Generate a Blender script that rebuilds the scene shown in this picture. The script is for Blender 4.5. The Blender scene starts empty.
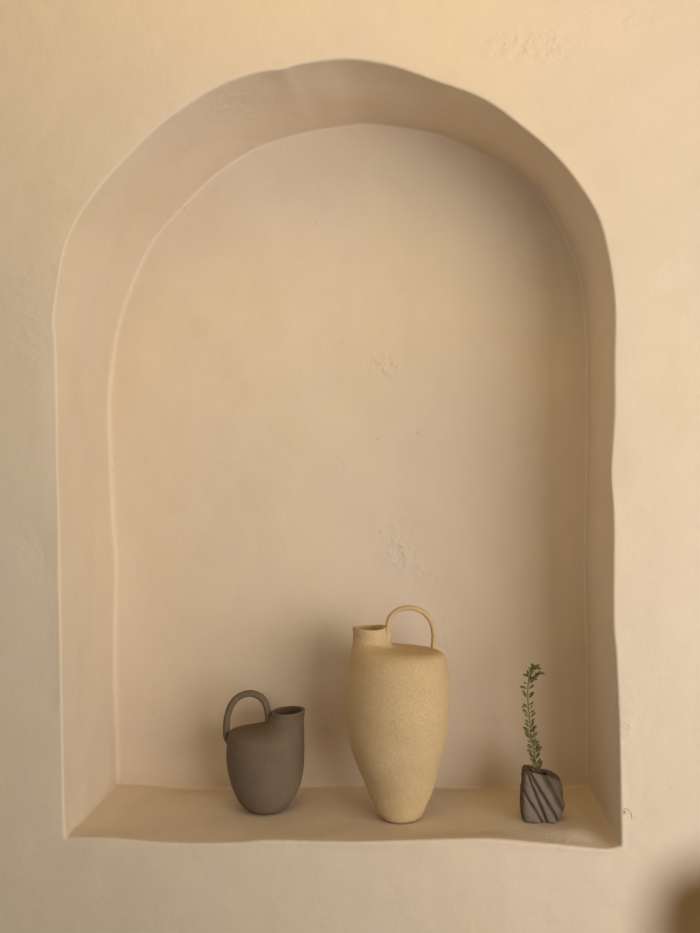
import bpy, bmesh, math, random
from mathutils import Vector, noise

random.seed(7)
scn = bpy.context.scene
col = scn.collection
F = 950.0          # focal length in pixels of a 700x933 frame
CX, CY = 425.0, 477.0
D = 1.6            # camera to wall face
DEPTH = 0.287      # depth of the niche
SILL = 0.45
ZC = SILL + 0.615  # camera height


def pt(px, py, y):
    k = (D + y) / F
    return Vector(((px - CX) * k, y, ZC - (py - CY) * k))


# ------------------------------------------------------------------ materials
def new_mat(name):
    m = bpy.data.materials.new(name)
    m.use_nodes = True
    nt = m.node_tree
    nt.nodes.clear()
    out = nt.nodes.new('ShaderNodeOutputMaterial')
    b = nt.nodes.new('ShaderNodeBsdfPrincipled')
    nt.links.new(b.outputs[0], out.inputs[0])
    return m, nt, b


def N(nt, t, **kw):
    n = nt.nodes.new(t)
    for k, v in kw.items():
        setattr(n, k, v)
    return n


def math_node(nt, op, a, b=None):
    n = N(nt, 'ShaderNodeMath', operation=op)
    for i, v in enumerate((a, b)):
        if v is None:
            continue
        if isinstance(v, (int, float)):
            n.inputs[i].default_value = v
        else:
            nt.links.new(v, n.inputs[i])
    return n.outputs[0]


def noise_tex(nt, vec, scale, detail=4, rough=0.55, dist=0.0):
    n = N(nt, 'ShaderNodeTexNoise')
    n.inputs['Scale'].default_value = scale
    n.inputs['Detail'].default_value = detail
    n.inputs['Roughness'].default_value = rough
    n.inputs['Distortion'].default_value = dist
    nt.links.new(vec, n.inputs['Vector'])
    return n.outputs['Fac']


def ramp(nt, fac, stops):
    r = N(nt, 'ShaderNodeValToRGB')
    el = r.color_ramp.elements
    while len(el) < len(stops):
        el.new(0.5)
    for e, (p, c) in zip(el, stops):
        e.position = p
        e.color = (*c, 1) if len(c) == 3 else c
    nt.links.new(fac, r.inputs[0])
    return r.outputs[0]


def bump(nt, h, strength, dist, prev=None):
    b = N(nt, 'ShaderNodeBump')
    b.inputs['Strength'].default_value = strength
    b.inputs['Distance'].default_value = dist
    nt.links.new(h, b.inputs['Height'])
    if prev is not None:
        nt.links.new(prev, b.inputs['Normal'])
    return b.outputs[0]


PLASTER = (0.735, 0.618, 0.472)


def plaster_material():
    m, nt, b = new_mat('lime_plaster')
    co = N(nt, 'ShaderNodeTexCoord').outputs['Object']
    big = noise_tex(nt, co, 2.3, 4, 0.5, 0.5)
    p = PLASTER
    c1 = ramp(nt, big, [(0.3, (p[0] * 0.985, p[1] * 0.99, p[2] * 1.035)), (0.7, (p[0] * 1.01, p[1] * 1.005, p[2] * 0.95))])
    med = noise_tex(nt, co, 14, 5, 0.6, 0.4)
    c2 = ramp(nt, med, [(0.3, (0.965, 0.965, 0.965)), (0.7, (1, 1, 1))])
    mx = N(nt, 'ShaderNodeMix', data_type='RGBA', blend_type='MULTIPLY')
    mx.inputs[0].default_value = 1
    nt.links.new(c1, mx.inputs[6])
    nt.links.new(c2, mx.inputs[7])
    # tiny dark specks
    sp = noise_tex(nt, co, 95, 1, 0.5)
    c3 = ramp(nt, sp, [(0.79, (1, 1, 1)), (0.82, (0.78, 0.73, 0.67))])
    mx2 = N(nt, 'ShaderNodeMix', data_type='RGBA', blend_type='MULTIPLY')
    mx2.inputs[0].default_value = 0.8
    nt.links.new(mx.outputs[2], mx2.inputs[6])
    nt.links.new(c3, mx2.inputs[7])
    # a chip with a curved hairline crack beside the lower right corner of the niche
    q = pt(623.5, 812.5, 0)
    sub = N(nt, 'ShaderNodeVectorMath', operation='SUBTRACT')
    nt.links.new(co, sub.inputs[0])
    sub.inputs[1].default_value = (q.x, 0.0, q.z)
    ln = N(nt, 'ShaderNodeVectorMath', operation='LENGTH')
    nt.links.new(sub.outputs[0], ln.inputs[0])
    ds = N(nt, 'ShaderNodeSeparateXYZ')
    nt.links.new(sub.outputs[0], ds.inputs[0])

    def mrange(v, a0, a1):
        m_ = N(nt, 'ShaderNodeMapRange', interpolation_type='SMOOTHSTEP')
        m_.inputs['From Min'].default_value = a0
        m_.inputs['From Max'].default_value = a1
        nt.links.new(v, m_.inputs['Value'])
        return m_.outputs[0]
    pit = mrange(ln.outputs['Value'], 0.0046, 0.0012)
    sub2 = N(nt, 'ShaderNodeVectorMath', operation='SUBTRACT')
    nt.links.new(sub.outputs[0], sub2.inputs[0])
    sub2.inputs[1].default_value = (-0.002, 0.0, -0.009)
    ln2 = N(nt, 'ShaderNodeVectorMath', operation='LENGTH')
    nt.links.new(sub2.outputs[0], ln2.inputs[0])
    ring = mrange(math_node(nt, 'ABSOLUTE', math_node(nt, 'SUBTRACT', ln2.outputs['Value'], 0.0155)), 0.0014, 0.0003)
    ring = math_node(nt, 'MULTIPLY', ring, mrange(math_node(nt, 'ADD', ds.outputs['X'], math_node(nt, 'MULTIPLY', ds.outputs['Z'], 0.8)), 0.002, 0.006))
    scar = math_node(nt, 'MAXIMUM', pit, math_node(nt, 'MULTIPLY', ring, 0.7))
    mx3 = N(nt, 'ShaderNodeMix', data_type='RGBA', blend_type='MULTIPLY')
    nt.links.new(math_node(nt, 'MULTIPLY', scar, 0.55), mx3.inputs[0])
    nt.links.new(mx2.outputs[2], mx3.inputs[6])
    mx3.inputs[7].default_value = (0.55, 0.48, 0.40, 1)
    nt.links.new(mx3.outputs[2], b.inputs['Base Color'])
    b.inputs['Roughness'].default_value = 0.62
    b.inputs['Specular IOR Level'].default_value = 0.25
    # trowelled surface
    n1 = noise_tex(nt, co, 9, 3, 0.5, 0.6)
    bm1 = bump(nt, n1, 0.28, 0.012)
    n2 = noise_tex(nt, co, 38, 4, 0.6, 0.5)
    bm2 = bump(nt, n2, 0.22, 0.004, bm1)
    n3 = noise_tex(nt, co, 300, 2, 0.6)
    bm3 = bump(nt, n3, 0.15, 0.0006, bm2)
    # rough clustered patches, each at its own place on the plaster
    mask = None
    for (px, py, y, rx, rz, amp) in PATCHES:
        q = pt(px, py, y)
        mp = N(nt, 'ShaderNodeMapping')
        mp.inputs['Location'].default_value = (-q.x / rx, -q.y / 0.08, -q.z / rz)
        mp.inputs['Scale'].default_value = (1 / rx, 1 / 0.08, 1 / rz)
        nt.links.new(co, mp.inputs['Vector'])
        ln = N(nt, 'ShaderNodeVectorMath', operation='LENGTH')
        nt.links.new(mp.outputs[0], ln.inputs[0])
        mr = N(nt, 'ShaderNodeMapRange', interpolation_type='SMOOTHSTEP')
        mr.inputs['From Min'].default_value = 1.0
        mr.inputs['From Max'].default_value = 0.2
        mr.inputs['To Min'].default_value = 0.0
        mr.inputs['To Max'].default_value = amp
        nt.links.new(ln.outputs['Value'], mr.inputs['Value'])
        v = mr.outputs[0]
        mask = v if mask is None else math_node(nt, 'MAXIMUM', mask, v)
    n4 = noise_tex(nt, co, 62, 3, 0.5, 0.25)
    br = noise_tex(nt, co, 16, 3, 0.6)
    mask = math_node(nt, 'MULTIPLY', mask, ramp(nt, br, [(0.33, (0, 0, 0)), (0.55, (1, 1, 1))]))
    n4r = ramp(nt, n4, [(0.36, (0, 0, 0)), (0.8, (1, 1, 1))])
    hh = math_node(nt, 'MULTIPLY', n4r, mask)
    hh = math_node(nt, 'SUBTRACT', hh, math_node(nt, 'MULTIPLY', scar, 0.6))
    bm4 = bump(nt, hh, 0.6, 0.006, bm3)
    nt.links.new(bm4, b.inputs['Normal'])
    return m


PATCHES = [  # px, py, y, radius x, radius z, strength
    (535, 45, 0, 0.13, 0.045, 0.8), (610, 20, 0, 0.09, 0.04, 0.4),
    (385, 366, DEPTH, 0.055, 0.045, 0.9), (400, 545, DEPTH, 0.05, 0.10, 0.9),
    (425, 575, DEPTH, 0.05, 0.035, 0.8), (440, 650, DEPTH, 0.03, 0.06, 0.6),
    (470, 340, DEPTH, 0.08, 0.03, 0.3),
    (30, 320, 0, 0.06, 0.12, 0.28), (25, 560, 0, 0.05, 0.12, 0.28),
    (260, 118, 0.12, 0.05, 0.05, 0.4), (232, 110, 0.08, 0.05, 0.05, 0.4),
    (130, 800, 0.14, 0.06, 0.05, 0.5), (560, 835, 0.03, 0.07, 0.05, 0.3),
    (625, 720, 0, 0.025, 0.10, 0.4), (660, 270, 0, 0.07, 0.03, 0.25),
    (585, 215, 0, 0.03, 0.06, 0.5),
]


def clay_material(name, c_lo, c_hi, grain, strength, speck=None):
    m, nt, b = new_mat(name)
    co = N(nt, 'ShaderNodeTexCoord').outputs['Object']
    n1 = noise_tex(nt, co, 16, 4, 0.6)
    c = ramp(nt, n1, [(0.3, c_lo), (0.7, c_hi)])
    n2 = noise_tex(nt, co, grain, 3, 0.7)
    d = ramp(nt, n2, [(0.34, (0.80, 0.78, 0.75)), (0.5, (0.9, 0.895, 0.885)), (0.66, (1.0, 1.0, 1.0))])
    mx = N(nt, 'ShaderNodeMix', data_type='RGBA', blend_type='MULTIPLY')
    mx.inputs[0].default_value = 1
    nt.links.new(c, mx.inputs[6])
    nt.links.new(d, mx.inputs[7])
    nt.links.new(mx.outputs[2], b.inputs['Base Color'])
    b.inputs['Roughness'].default_value = 0.85
    b.inputs['Specular IOR Level'].default_value = 0.2
    bm = bump(nt, n2, strength, 0.0022)
    n3 = noise_tex(nt, co, 45, 3, 0.5)
    bm = bump(nt, n3, 0.16, 0.004, bm)
    nt.links.new(bm, b.inputs['Normal'])
    return m


def plain_material(name, c1, c2, scale, rough, spec=0.3):
    m, nt, b = new_mat(name)
    co = N(nt, 'ShaderNodeTexCoord').outputs['Object']
    n1 = noise_tex(nt, co, scale, 4, 0.6, 0.4)
    nt.links.new(ramp(nt, n1, [(0.3, c1), (0.7, c2)]), b.inputs['Base Color'])
    b.inputs['Roughness'].default_value = rough
    b.inputs['Specular IOR Level'].default_value = spec
    return m


def wood_material():
    m, nt, b = new_mat('brown_wood')
    co = N(nt, 'ShaderNodeTexCoord').outputs['Object']
    mp = N(nt, 'ShaderNodeMapping')
    mp.inputs['Scale'].default_value = (30, 30, 3)
    nt.links.new(co, mp.inputs['Vector'])
    n1 = noise_tex(nt, mp.outputs[0], 2.0, 5, 0.6, 1.0)
    nt.links.new(ramp(nt, n1, [(0.3, (0.40, 0.22, 0.07)), (0.7, (0.52, 0.30, 0.10))]), b.inputs['Base Color'])
    b.inputs['Roughness'].default_value = 0.5
    return m


def rock_material():
    m, nt, b = new_mat('carved_grey_stoneware')
    co = N(nt, 'ShaderNodeTexCoord').outputs['Object']
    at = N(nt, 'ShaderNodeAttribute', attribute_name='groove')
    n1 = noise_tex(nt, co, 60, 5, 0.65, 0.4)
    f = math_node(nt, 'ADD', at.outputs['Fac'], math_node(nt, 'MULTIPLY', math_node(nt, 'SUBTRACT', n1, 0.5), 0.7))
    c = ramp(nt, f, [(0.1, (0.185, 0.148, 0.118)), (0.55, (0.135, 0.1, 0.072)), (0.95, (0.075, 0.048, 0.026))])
    nt.links.new(c, b.inputs['Base Color'])
    b.inputs['Roughness'].default_value = 0.8
    n2 = noise_tex(nt, co, 220, 4, 0.65)
    bm = bump(nt, n2, 0.35, 0.002)
    nt.links.new(bm, b.inputs['Normal'])
    return m


# ------------------------------------------------------------------ helpers
def link(name, bm, mat, parent=None, smooth=True):
    me = bpy.data.meshes.new(name)
    bm.normal_update()
    bm.to_mesh(me)
    bm.free()
    if smooth:
        for p in me.polygons:
            p.use_smooth = True
    me.materials.append(mat)
    o = bpy.data.objects.new(name, me)
    col.objects.link(o)
    if parent is not None:
        o.parent = parent
    return o


def empty(name, loc, label, cat):
    o = bpy.data.objects.new(name, None)
    o.empty_display_size = 0.05
    o.location = loc
    o['label'] = label
    o['category'] = cat
    col.objects.link(o)
    return o


def catmull(ps, n_per):
    out = []
    m = len(ps)
    for i in range(m - 1):
        p0 = ps[max(i - 1, 0)]
        p1, p2 = ps[i], ps[i + 1]
        p3 = ps[min(i + 2, m - 1)]
        for k in range(n_per):
            t = k / n_per
            out.append([0.5 * (2 * b + (c - a) * t + (2 * a - 5 * b + 4 * c - d) * t * t + (3 * b - a - 3 * c + d) * t ** 3)
                        for a, b, c, d in zip(p0, p1, p2, p3)])
    out.append(list(ps[-1]))
    return out


def resample(pts, n):
    ls = [0]
    for a, b in zip(pts, pts[1:]):
        ls.append(ls[-1] + math.hypot(b[0] - a[0], b[1] - a[1]))
    out = []
    j = 0
    for k in range(n):
        s = ls[-1] * k / n
        while ls[j + 1] < s:
            j += 1
        t = (s - ls[j]) / max(ls[j + 1] - ls[j], 1e-9)
        out.append((pts[j][0] + (pts[j + 1][0] - pts[j][0]) * t, pts[j][1] + (pts[j + 1][1] - pts[j][1]) * t))
    return out


def grid_faces(bm, rows, closed=True):
    for a, b in zip(rows, rows[1:]):
        n = len(a)
        for i in range(n if closed else n - 1):
            j = (i + 1) % n
            try:
                bm.faces.new((a[i], a[j], b[j], b[i]))
            except ValueError:
                pass


def tube(bm, path, ra, rb=None, seg=14, up=Vector((0, 1, 0))):
    """tube along path; elliptical section, rb measured along `up`"""
    rows = []
    n = len(path)
    for i, p in enumerate(path):
        t = (path[min(i + 1, n - 1)] - path[max(i - 1, 0)]).normalized()
        side = t.cross(up).normalized()
        u2 = side.cross(t).normalized()
        r1 = ra[i] if isinstance(ra, list) else ra
        r2 = r1 if rb is None else (rb[i] if isinstance(rb, list) else rb)
        rows.append([bm.verts.new(p + side * (r1 * math.cos(a)) + u2 * (r2 * math.sin(a)))
                     for a in [2 * math.pi * k / seg for k in range(seg)]])
    grid_faces(bm, rows)
    bm.faces.new(rows[0])
    bm.faces.new(list(reversed(rows[-1])))
    bmesh.ops.recalc_face_normals(bm, faces=bm.faces[:])


def box(bm, x0, x1, y0, y1, z0, z1, bev=0.0):
    r = bmesh.ops.create_cube(bm, size=1)
    for v in r['verts']:
        v.co = Vector(((x0 + x1) / 2 + v.co.x * (x1 - x0), (y0 + y1) / 2 + v.co.y * (y1 - y0), (z0 + z1) / 2 + v.co.z * (z1 - z0)))
    if bev:
        es = list({e for v in r['verts'] for e in v.link_edges})
        bmesh.ops.bevel(bm, geom=es, offset=bev, segments=4, affect='EDGES', profile=0.5)


# ------------------------------------------------------------------ the wall with its arched niche
front_px = {
    'left': [(65.5, 837), (64, 811), (62.5, 737), (61, 640), (60, 560), (59, 512), (57.3, 456), (57.3, 411), (56, 347), (54.2, 322), (56, 300),
             (63, 255), (73, 228), (88, 203), (108.6, 177), (150, 134), (182, 108.6), (218, 86.5), (255, 73), (282, 69.5), (296, 65), (323, 60.6),
             (345, 59), (368, 61), (395, 66.5), (431, 79), (482, 98), (523, 127), (555, 155), (580, 186), (598, 217), (608, 254), (613, 285), (615, 314),
             (614, 359), (614, 408), (612.5, 440), (611, 476), (613.4, 521), (613, 620), (615.7, 656), (619, 728), (620, 791), (621, 845)],
    'bottom': [(621, 845.6), (614.6, 848), (603.5, 849), (570, 846), (533, 842.6), (488, 839), (440, 839.6), (360, 842), (323, 841.6), (268.6, 840.7),
               (232, 843), (172.6, 843), (131, 840), (104, 838), (67, 837.5), (65.5, 837)],
}
back_px = {
    'left': [(117, 784), (116.5, 766), (114, 682), (114, 624), (115, 560), (112, 523), (109.7, 467), (108, 420), (108.4, 392), (113, 353), (120, 317), (127, 297),
             (138, 269), (154, 239), (182, 207), (218, 172.6), (259, 147), (296, 135), (323, 129), (345, 126), (367, 123.5), (404, 128), (440.6, 135),
             (472.6, 149), (500, 163), (532, 185), (550, 207), (565, 236), (577, 264), (583, 290), (587, 343), (587.7, 424), (586.5, 500), (585.5, 560), (587, 640), (588, 720), (588, 786)],
    'bottom': [(588, 786), (522, 789.), (440, 788), (360, 786), (305, 787), (223, 788.6), (177, 788), (150, 785), (117, 784)],
}


def outline(d, na, nb):
    a = resample(catmull(d['left'], 8), na)
    b = resample(catmull(d['bottom'], 8), nb)
    return a + b


NA, NB = 520, 180
fo = outline(front_px, NA, NB)
bo = outline(back_px, NA, NB)
NT = NA + NB
Fp = [pt(x, y, 0) for x, y in fo]
Bp = [pt(x, y, DEPTH) for x, y in bo]


def normals2d(P):
    out = []
    n = len(P)
    for i in range(n):
        t = Vector((0, 0, 0))
        for k in (1, 2, 3, 4, 5):
            t += (P[(i + k) % n] - P[(i - k) % n])
        t.normalize()
        out.append(Vector((-t.z, 0, t.x)))   # clockwise outline seen from the room: left normal is outward
    return out


Fn = normals2d(Fp)
Bn = normals2d(Bp)
C = Vector((-0.08, 0, ZC))
XL, XR, ZT = -1.7, 1.7, 2.5


def to_rect(p):
    d = p - C
    d.y = 0
    s = 1e9
    if d.x > 1e-6: s = min(s, (XR - C.x) / d.x)
    if d.x < -1e-6: s = min(s, (XL - C.x) / d.x)
    if d.z > 1e-6: s = min(s, (ZT - C.z) / d.z)
    if d.z < -1e-6: s = min(s, (0 - C.z) / d.z)
    return C + d * s


Rc = [to_rect(p) for p in Fp]
for cx, cz in ((XL, 0), (XR, 0), (XL, ZT), (XR, ZT)):
    c = Vector((cx, 0, cz))
    i = min(range(NT), key=lambda k: (Rc[k] - c).length)
    Rc[i] = c


def wob(p, s, a, o=0):
    return a * noise.noise(p * s + Vector((o, o * 1.7, o * 0.3)))


bm = bmesh.new()
rows = []
fr = []
cr = []
for i in range(NT):
    if i < NA:
        u = i / NA
        fr.append(0.0042 + 0.002 * noise.noise(Fp[i] * 9))
        k = 1 - min(max((u - 0.22) / 0.14, 0), 1)      # generous cove on the left, tight on the right
        cr.append(0.005 + 0.005 * k)
    else:
        fr.append(0.005 + 0.002 * noise.noise(Fp[i] * 9))
        cr.append(0.005)
for _ in range(2):
    cr = [sum(cr[(i + k) % NT] for k in range(-6, 7)) / 13 for i in range(NT)]
    fr = [sum(fr[(i + k) % NT] for k in range(-4, 5)) / 9 for i in range(NT)]


def wall_bump(p):
    return wob(p, 3.0, 0.0030) + wob(p, 8.0, 0.0016, 3) + wob(p, 20, 0.0006, 9)


def add_row(fn):
    rows.append([bm.verts.new(fn(i)) for i in range(NT)])


steps = [1.0, 0.75, 0.55, 0.42, 0.34, 0.28, 0.23, 0.19, 0.155, 0.125, 0.10, 0.08, 0.062, 0.047, 0.034, 0.023, 0.014, 0.007, 0.002]
for s in steps:
    def fn(i, s=s):
        a = Fp[i] + Fn[i] * fr[i]
        p = a + (Rc[i] - a) * s
        p.y = wall_bump(p) * min(1, s / 0.02)
        return p
    add_row(fn)
for k in range(0, 6):
    ph = math.pi / 2 * k / 5
    def fn(i, ph=ph):
        r = fr[i]
        p = Fp[i] + Fn[i] * (r * (1 - math.sin(ph)))
        p.y = r * (1 - math.cos(ph))
        return p
    add_row(fn)
NR = 26
for k in range(1, NR):
    t = k / NR
    def fn(i, t=t):
        y0, y1 = fr[i], DEPTH - cr[i]
        y = y0 + (y1 - y0) * t
        p = Fp[i].lerp(Bp[i], y / DEPTH)
        p.y = y
        n = Fn[i].lerp(Bn[i], t)
        env = math.sin(math.pi * t) ** 0.7
        if i < NA:
            return p + n * (env * (wob(p, 7, 0.0045, 5) + wob(p, 16, 0.0018, 11)))
        # the sill: uneven at its worn front edge, level where things stand
        e = min(i - NA, NT - i) / 14
        e = min(e, 1) * min(max((y - 0.008) / 0.05, 0), 1) * min(max((DEPTH - 0.012 - y) / 0.03, 0), 1)
        e = e * e * (3 - 2 * e)
        p.z += (SILL - p.z) * e
        p.z -= 0.0016 * env * (0.5 + 0.5 * noise.noise(p * 11))
        return p
    add_row(fn)
for k in range(0, 7):
    ph = math.pi / 2 * k / 6
    def fn(i, ph=ph):
        r = cr[i]
        y = DEPTH - r + r * math.sin(ph)
        p = Fp[i].lerp(Bp[i], y / DEPTH)
        p = p - Bn[i] * (r * (1 - math.cos(ph)))
        p.y = y
        return p
    add_row(fn)
for s in [0.985, 0.965, 0.94, 0.91, 0.88, 0.84, 0.80, 0.75, 0.7, 0.65, 0.6, 0.55, 0.5, 0.45, 0.4, 0.35, 0.3, 0.25, 0.2, 0.15, 0.1, 0.05]:
    def fn(i, s=s):
        p0 = Bp[i] - Bn[i] * cr[i]
        c = C.copy()
        p = c + (p0 - c) * s
        p.y = DEPTH + wall_bump(p + Vector((5, 0, 5))) * 1.9 * min(1, (1 - s) / 0.08)
        return p
    add_row(fn)
grid_faces(bm, rows)
cv = bm.verts.new((C.x, DEPTH, C.z))
for i in range(NT):
    bm.faces.new((rows[-1][i], rows[-1][(i + 1) % NT], cv))
bmesh.ops.dissolve_degenerate(bm, dist=1e-5, edges=bm.edges[:])
bmesh.ops.recalc_face_normals(bm, faces=bm.faces[:])
fc = min(bm.faces, key=lambda f: (f.calc_center_median() - Vector((C.x, DEPTH, C.z))).length)
if fc.normal.y > 0:
    bmesh.ops.reverse_faces(bm, faces=bm.faces[:])
M_PLASTER = plaster_material()
wall = link('wall_back', bm, M_PLASTER)
wall['kind'] = 'structure'

# ------------------------------------------------------------------ floor of the room
bm = bmesh.new()
box(bm, XL, XR, -3.2, 0.004, -0.05, 0.0)
fl = link('floor', bm, plain_material('floor_tile', (0.27, 0.20, 0.135), (0.33, 0.25, 0.17), 6, 0.6), smooth=False)
fl['kind'] = 'structure'


# ------------------------------------------------------------------ the two jugs
def jug(name, keys, inner, yc, mat, label, cat, handle_px, hr, wobble, base_px, rim_wave=0.0, n_per=7, seg=88):
    base = pt(base_px, CY, yc)
    base.z = SILL
    root = empty(name, base, label, cat)
    k = (D + yc) / F
    prof = catmull(keys, n_per)
    inn = catmull(inner, 6)
    bm = bmesh.new()

    def ring(q, wv=0.0, ws=1.0):
        xl, zl, xr, zr, ry = q
        a3 = pt(xl, zl, yc)
        b3 = pt(xr, zr, yc)
        row = []
        for s in range(seg):
            a = 2 * math.pi * s / seg
            cc = (1 + math.cos(a)) / 2
            p = a3.lerp(b3, cc)
            p.y = yc - math.sin(a) * ry * k
            p = p - base
            d = Vector((math.cos(a), -math.sin(a), 0))
            p += d * ws * (wobble * noise.noise(p * 22) + wobble * 0.5 * noise.noise(p * 60))
            p.z += wv * math.cos(2 * a + 0.9)
            row.append(bm.verts.new(p))
        return row
    rws = []
    n = len(prof)
    for i, q in enumerate(prof):
        wv = rim_wave * max(0, (i - (n - 14)) / 13)
        ws = min(1, i / 8)
        rws.append(ring(q, wv, ws))
    for i, q in enumerate(inn[1:]):
        rws.append(ring(q, rim_wave * max(0, 1 - i / 8)))
    for r0 in rws[0]:
        r0.co.z = max(r0.co.z, 0.0)
    zmin = 0.0
    for rw in rws:
        for v in rw:
            if v.co.z < zmin:
                v.co.z = zmin
    grid_faces(bm, rws)
    bm.faces.new(rws[0])
    bm.faces.new(rws[-1])
    bmesh.ops.recalc_face_normals(bm, faces=bm.faces[:])
    link('body', bm, mat, root)
    # handle
    bm = bmesh.new()
    hp = catmull([list(p) for p in handle_px], 8)
    path = []
    for q in hp:
        p = pt(q[0], q[1], yc + q[2])
        path.append(p - base)
    m = len(path)
    ra = [hr[0] * (1 + 0.06 * noise.noise(p * 40)) for p in path]
    rb = [hr[1] * (1 + 0.06 * noise.noise(p * 50)) for p in path]
    tube(bm, path, ra, rb, 18)
    link('handle', bm, mat, root)
    return root


M_SAND = clay_material('sand_stoneware', (0.60, 0.435, 0.235), (0.66, 0.49, 0.275), 330, 0.55)
M_BROWN = clay_material('brown_stoneware', (0.165, 0.125, 0.085), (0.20, 0.15, 0.10), 420, 0.28)

tall_keys = [
    (386, 816.6, 416, 816.6, 16), (381, 815.4, 421, 815.4, 21), (377, 809.5, 424.5, 809.5, 24), (368, 790, 433, 790, 31.5), (358.5, 766, 440, 764, 40),
    (350.5, 743, 445.6, 740, 46), (346.5, 718, 449, 714, 49), (346, 697, 449.8, 692, 49.5), (346.8, 676, 449.2, 675, 48.2),
    (349.2, 660, 447.4, 664, 45.5), (350.4, 655, 445.2, 657.5, 43), (351.2, 651.5, 442.2, 653.2, 39.5), (351.9, 648, 435, 650.8, 34.5),
    (352.4, 644, 419, 650, 27), (352.8, 639.5, 404, 649.2, 21.5), (353, 636, 394, 646.5, 18), (353, 632.5, 389, 639.5, 16.8), (352.6, 628, 386.3, 629, 16.8), (353.2, 627, 385.6, 627.2, 16.2)]
tall_inner = [(353.2, 627, 385.6, 627.2, 16.2), (354.6, 627.6, 384.4, 628, 15), (355.5, 632, 383.5, 633, 14.3), (355, 650, 386, 650, 16), (358, 690, 430, 690, 30), (375, 750, 425, 750, 22)]
HB = 0.0
jug('tall_jug', tall_keys, tall_inner, 0.12, M_SAND,
    'tall sand-coloured stoneware jug with small loop handle, standing mid-sill', 'jug',
    [(388.4, 640, 0), (388, 634, 0), (387.8, 626, 0), (390.8, 616.5, 0), (398.5, 610, 0), (411, 607.8, 0), (423, 612, 0.006), (431, 621.5, 0.013), (433.8, 633, 0.02), (433.4, 643, 0.025), (433, 652, 0.026)],
    (0.0047, 0.0062), 0.0011, 401, 0.0016)

small_keys = [
    (256, 808.2, 278, 808.2, 14), (249, 807.2, 285.5, 807.2, 20.5), (244, 804, 290, 803, 25), (238, 796, 295.5, 795.5, 29.5), (232, 782, 300.5, 784, 34.5), (228.4, 768, 303.4, 768, 37.2),
    (227.2, 752, 304, 752, 38), (227.9, 741, 304, 744, 37.8), (228.6, 734.5, 304, 740, 37.5), (229.0, 732.2, 304, 738.4, 37.2), (229.7, 731.0, 304, 737.4, 36.7), (231.2, 730.4, 304, 736.2, 35.8),
    (237, 729.2, 304, 732.6, 32.6), (249, 727.2, 304, 727, 26.6), (259, 725, 304, 722, 21.4), (266, 721.8, 304.1, 718, 18.4), (269.6, 717.2, 304.3, 714.2, 18.4), (271.2, 712.9, 304.7, 710.6, 19), (271.9, 711.2, 304.3, 709.6, 18.7)]
small_inner = [(271.9, 711.2, 304.3, 709.6, 18.7), (273.4, 711, 302.9, 709.6, 17.2), (274.6, 713, 301.8, 711.8, 16.2), (273, 726, 301.5, 726, 17), (252, 750, 298, 750, 26), (255, 785, 285, 785, 18)]
jug('small_jug', small_keys, small_inner, 0.165, M_BROWN,
    'short brown-grey clay jug with large arched handle and side spout', 'jug',
    [(229.6, 742, 0), (226.8, 736, 0), (226.4, 727, 0), (227.6, 716, 0), (231.4, 705, 0), (238.5, 697, 0), (249.5, 693.4, 0), (259.5, 696.2, 0), (265.6, 703.5, 0), (267.8, 712, 0), (268.4, 720, 0), (268.8, 730, 0)],
    (0.0062, 0.0085), 0.0007, 268)

# ------------------------------------------------------------------ carved stone-like bud vase
YR = 0.115
kR = (D + YR) / F
rbase = pt(541, CY, YR)
rbase.z = SILL
rk = [  # xl, zl, xr, zr, ry
    (524.5, 817.4, 556.5, 817.6, 14.5), (521.9, 816, 558.8, 816.4, 16), (521.1, 812, 559.4, 813, 16.4), (521, 800, 563, 804, 16.5), (521, 787, 562.6, 796, 16), (521.8, 778, 561, 786, 15.5),
    (522.8, 770, 560, 780.2, 14.8), (523.3, 767.6, 558.6, 777.4, 14.2), (524.4, 766.9, 555, 775.2, 12.8), (527, 768.4, 549, 774, 9.0), (529, 769.6, 547, 773.6, 7.0), (529.6, 772, 546.4, 775, 6.4), (530, 785, 546, 786, 6)]
rprof = catmull(rk, 9)
SEG = 180
EX = 2 / 5.0
_c = []
for j in range(2401):
    a = 2 * math.pi * j / 2400
    _c.append((math.copysign(abs(math.cos(a)) ** EX, math.cos(a)), math.copysign(abs(math.sin(a)) ** EX, math.sin(a))))
SECTION = resample(_c, SEG)
bm = bmesh.new()
ga = bm.verts.layers.float.new('groove')
rws = []
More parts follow.
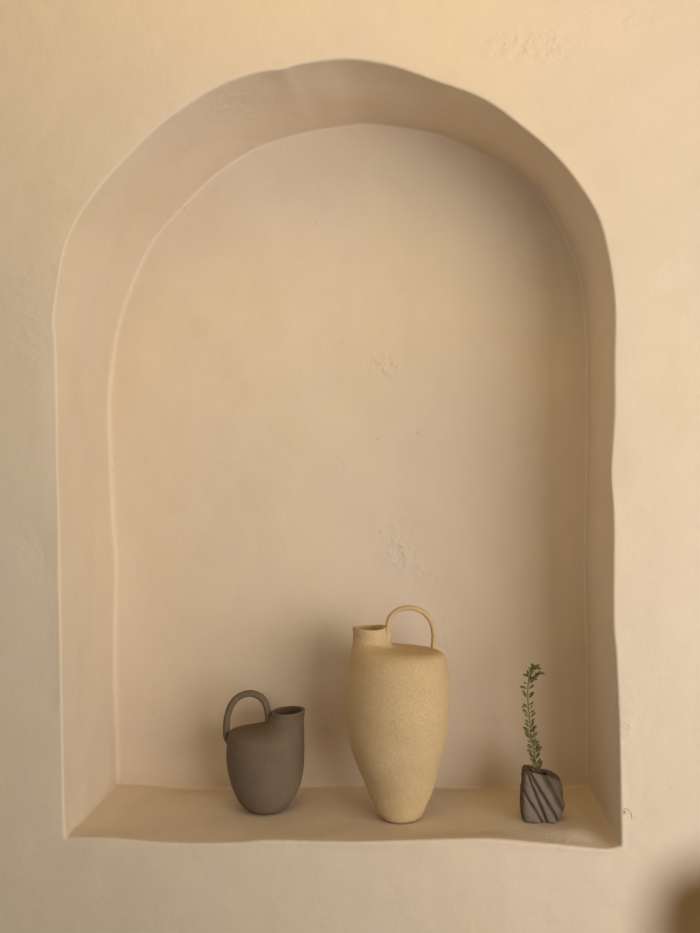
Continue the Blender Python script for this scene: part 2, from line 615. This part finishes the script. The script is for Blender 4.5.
# grooves in the front face: (x0,y0) -> (x1,y1) in face px, half width, depth (px)
grooves = [((519.5, 782), (545, 825), 1.25, 2.6), ((527.5, 774), (549.5, 828), 1.35, 3.0), ((534, 779), (560, 822), 1.5, 3.2), ((545, 777), (565, 812), 3.0, 2.4)]
for ri, q in enumerate(rprof):
    xl, zl, xr, zr, ry = q
    row = []
    for s in range(SEG):
        ca, sa = SECTION[s]
        cc = (1 + ca) / 2
        px = xl + (xr - xl) * cc
        pz = zl + (zr - zl) * cc
        yy = -sa * ry
        g = 0.0
        gd = 0.0
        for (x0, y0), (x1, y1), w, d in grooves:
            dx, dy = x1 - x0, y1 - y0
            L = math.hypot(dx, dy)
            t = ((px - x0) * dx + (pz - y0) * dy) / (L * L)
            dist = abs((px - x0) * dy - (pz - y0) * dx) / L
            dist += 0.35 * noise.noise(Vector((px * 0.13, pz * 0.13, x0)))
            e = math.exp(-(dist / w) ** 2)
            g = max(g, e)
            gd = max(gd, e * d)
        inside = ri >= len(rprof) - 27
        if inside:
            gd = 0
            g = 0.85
        # left flank is a brownish facet, right flank broken stone
        flank = max(0, abs(ca) - 0.86) / 0.14
        rightp = min(max((px - 549 - (pz - 785) * 0.45) / 8, 0), 1)
        g = max(g, flank * 0.8, rightp * 0.75)
        shrink = 1 - gd / max(ry, 5) * (1 if not inside else 0)
        yy *= shrink
        p = pt(px, pz, YR) - rbase
        p.y = yy * kR
        if not inside:
            rough = 0.0018 * noise.noise(p * 55) + 0.0009 * noise.noise(p * 140)
            if px > 552:
                rough += 0.0016 * noise.noise(p * 90 + Vector((3, 3, 3)))
            p += Vector((ca, -sa, 0)).normalized() * rough * min(1, ri / 6)
        # crown edge slopes up towards the back-left
        p.z = max(p.z, 0)
        v = bm.verts.new(p)
        v[ga] = min(g, 1)
        row.append(v)
    rws.append(row)
grid_faces(bm, rws)
bm.faces.new(rws[0])
bm.faces.new(rws[-1])
bmesh.ops.recalc_face_normals(bm, faces=bm.faces[:])
bmesh.ops.translate(bm, verts=bm.verts[:], vec=rbase * 0)
pot = link('bud_vase', bm, rock_material())
pot.location = rbase
pot['label'] = 'small rough grey-brown block vase with diagonal carved grooves'
pot['category'] = 'vase'

# ------------------------------------------------------------------ leafy sprig
sb = pt(537.5, 780, YR)
sprig = empty('leafy_sprig', sb, 'green leafy sprig with curled tip, upright in the grooved vase', 'plant')
spx = [(537.8, 784, 0), (537.4, 776, 0), (536.6, 768, -1), (535, 757, -1), (533, 745, 0), (530.6, 732, 0), (529.2, 713, 1), (527.8, 698, 0), (528, 686, -1), (529.4, 676, 0),
       (532, 669.5, 0), (535.4, 667, -1), (538.4, 668.4, -2), (539.2, 673, -3), (537.4, 676.4, -3)]
spath = [pt(q[0], q[1], YR) + Vector((0, q[2] * 0.001, 0)) - sb for q in catmull([list(q) for q in spx], 8)]
bm = bmesh.new()
n = len(spath)
tube(bm, spath, [0.0015 * (1 - 0.6 * i / n) for i in range(n)], None, 8)
M_STEM = plain_material('sprig_stem_green', (0.14, 0.14, 0.055), (0.19, 0.18, 0.08), 60, 0.6)
link('stem', bm, M_STEM, sprig)


def leaf(bm, base, d, up, L, W, curl):
    d = d.normalized()
    side = d.cross(up).normalized()
    nn = side.cross(d).normalized()
    rows = []
    M = 6
    for i in range(M + 1):
        t = i / M
        w = W * (math.sin(math.pi * t ** 1.25) * 0.95 + 0.10 * (1 - t))
        c = base + d * (L * t) + nn * (curl * L * t * t)
        th = 0.00035 * (1 - 0.6 * t)
        rows.append([bm.verts.new(c - side * w + nn * 0.22 * w), bm.verts.new(c - nn * th + nn * 0.0), bm.verts.new(c + side * w + nn * 0.22 * w), bm.verts.new(c + nn * th)])
    grid_faces(bm, rows)
    bm.faces.new(rows[0])
    bm.faces.new(rows[-1])


def sp_at(py):
    z = pt(0, py, YR).z - sb.z
    best = min(range(n - 34), key=lambda i: abs(spath[i].z - z))
    return spath[best], (spath[min(best + 1, n - 1)] - spath[max(best - 1, 0)]).normalized()


bm = bmesh.new()
rnd = random.Random(11)
py = 771.0
ang = 0.3
while py > 677:
    f = (771 - py) / 94            # 0 at base, 1 near the tip
    p, t = sp_at(py + rnd.uniform(-1.2, 1.2))
    for j in range(2 if f > 0.45 else 3):
        a = ang + j * (math.pi if f > 0.45 else 2.1) + rnd.uniform(-0.5, 0.5)
        rad = Vector((math.cos(a), math.sin(a) * 0.8, 0))
        if j < 2:
            rad = Vector((1 if (j + int(py)) % 2 else -1, rnd.uniform(-0.6, 0.6), 0)).normalized()
        d = rad * rnd.uniform(0.6, 1.0) + t * rnd.uniform(0.3, 1.05)
        if f > 0.5 and rnd.random() < 0.25:
            d = rad + t * rnd.uniform(-0.5, 0.2)
        L = rnd.uniform(0.0095, 0.0165)
        leaf(bm, p + rad * 0.0015, d, Vector((rnd.uniform(-0.3, 0.3), -0.7, 0.6)), L, L * rnd.uniform(0.15, 0.20), rnd.uniform(-0.1, 0.3))
    ang += 1.15
    py -= rnd.uniform(2.6, 3.6) if f < 0.45 else rnd.uniform(4.0, 5.4)
for i in range(n - 46, n, 2):      # tight curl of leaves at the tip
    p = spath[i]
    t = (spath[min(i + 1, n - 1)] - spath[i - 1]).normalized()
    for j in range(2):
        a = rnd.uniform(0, 6.28)
        rad = Vector((math.cos(a), math.sin(a), 0.3))
        L = rnd.uniform(0.008, 0.012)
        leaf(bm, p, rad + t * 0.8, Vector((0.2, 1, 0.1)), L, L * 0.19, rnd.uniform(0, 0.3))
bmesh.ops.recalc_face_normals(bm, faces=bm.faces[:])
link('leaves', bm, plain_material('sprig_leaf_green', (0.125, 0.125, 0.04), (0.20, 0.195, 0.075), 90, 0.55), sprig)

# ------------------------------------------------------------------ chair in the near foreground (only its back corner reaches the frame)
M_WOOD = wood_material()
chx, chy = 0.0455, -1.43
ch = empty('wooden_chair', (chx, chy, 0), 'brown wooden chair, blurred top corner at the lower right near the viewer', 'chair')
TOPZ = 0.9868


def cpart(name, args, parent=ch, bev=0.006):
    b_ = bmesh.new()
    box(b_, *args, bev)
    return link(name, b_, M_WOOD, parent)


W = 0.42
for x in (0.0, W - 0.036):
    cpart('back_post', (x, x + 0.036, 0, 0.034, 0, TOPZ), bev=0.012)
cpart('top_rail', (0.036, W - 0.036, 0.004, 0.03, TOPZ - 0.09, TOPZ - 0.004), bev=0.008)
for x in (0.10, 0.165, 0.23, 0.295):
    cpart('back_slat', (x, x + 0.026, 0.009, 0.025, 0.475, TOPZ - 0.088), bev=0.004)
cpart('seat', (-0.005, W + 0.005, 0.036, 0.42, 0.435, 0.462), bev=0.01)
cpart('lower_rail', (0.036, W - 0.036, 0.006, 0.028, 0.43, 0.478))
for x in (0.005, W - 0.041):
    cpart('front_leg', (x, x + 0.036, 0.37, 0.406, 0, 0.437), bev=0.006)
for x in (0.01, W - 0.032):
    cpart('stretcher', (x, x + 0.022, 0.032, 0.372, 0.2, 0.222), bev=0.004)

# ------------------------------------------------------------------ light
w = bpy.data.worlds.new('World')
scn.world = w
w.use_nodes = True
wt = w.node_tree
bg = wt.nodes['Background']
# assumed soft fill for an unbuilt pale room: strongest around eye level, dimmer from ceiling and floor
tc = N(wt, 'ShaderNodeTexCoord')
sx = N(wt, 'ShaderNodeSeparateXYZ')
wt.links.new(tc.outputs['Generated'], sx.inputs[0])
zz = math_node(wt, 'ABSOLUTE', math_node(wt, 'ADD', sx.outputs['Z'], 0.06))
wt.links.new(ramp(wt, zz, [(0.0, (0.55, 0.535, 0.51)), (0.35, (0.30, 0.285, 0.26)), (0.8, (0.06, 0.052, 0.042))]), bg.inputs[0])
bg.inputs[1].default_value = 1.08


def area(name, loc, target, sx, sy, power, color):
    l = bpy.data.lights.new(name, 'AREA')
    l.shape = 'RECTANGLE'
    l.size, l.size_y = sx, sy
    l.energy = power
    l.color = color
    o = bpy.data.objects.new(name, l)
    o.location = loc
    o.rotation_euler = (Vector(target) - Vector(loc)).to_track_quat('-Z', 'Y').to_euler()
    col.objects.link(o)
    return o


# assumed daylight from behind the viewer, to the right; no doorway is built
area('assumed_daylight', (1.82, -1.98, 0.86), (-0.1, 0.1, 1.0), 2.35, 1.4, 60.5, (1.0, 0.95, 0.90))
# added warm fill from above to yellow the upper wall, no known lamp
area('warm_top_fill', (-0.1, -0.8, 2.35), (-0.05, 0, 1.8), 1.0, 0.6, 5.4, (1.0, 0.67, 0.24))

# ------------------------------------------------------------------ camera
cam = bpy.data.cameras.new('camera')
cam.sensor_fit = 'AUTO'
cam.sensor_width = 36
cam.lens = F / 933 * 36
cam.shift_x = (350 - CX) / 933
cam.shift_y = (CY - 466.5) / 933
cam.clip_start = 0.01
cam.dof.use_dof = True
cam.dof.focus_distance = 1.74
cam.dof.aperture_fstop = cam.lens / 15.0
co = bpy.data.objects.new('camera', cam)
co.location = (0, -D, ZC)
co.rotation_euler = (math.pi / 2, 0, 0)
col.objects.link(co)
scn.camera = co

vs = scn.view_settings
scn.display_settings.display_device = 'sRGB'
vs.view_transform = 'Standard'
vs.look = 'None'
vs.exposure = 0.0
vs.gamma = 1.0
vs.use_curve_mapping = False
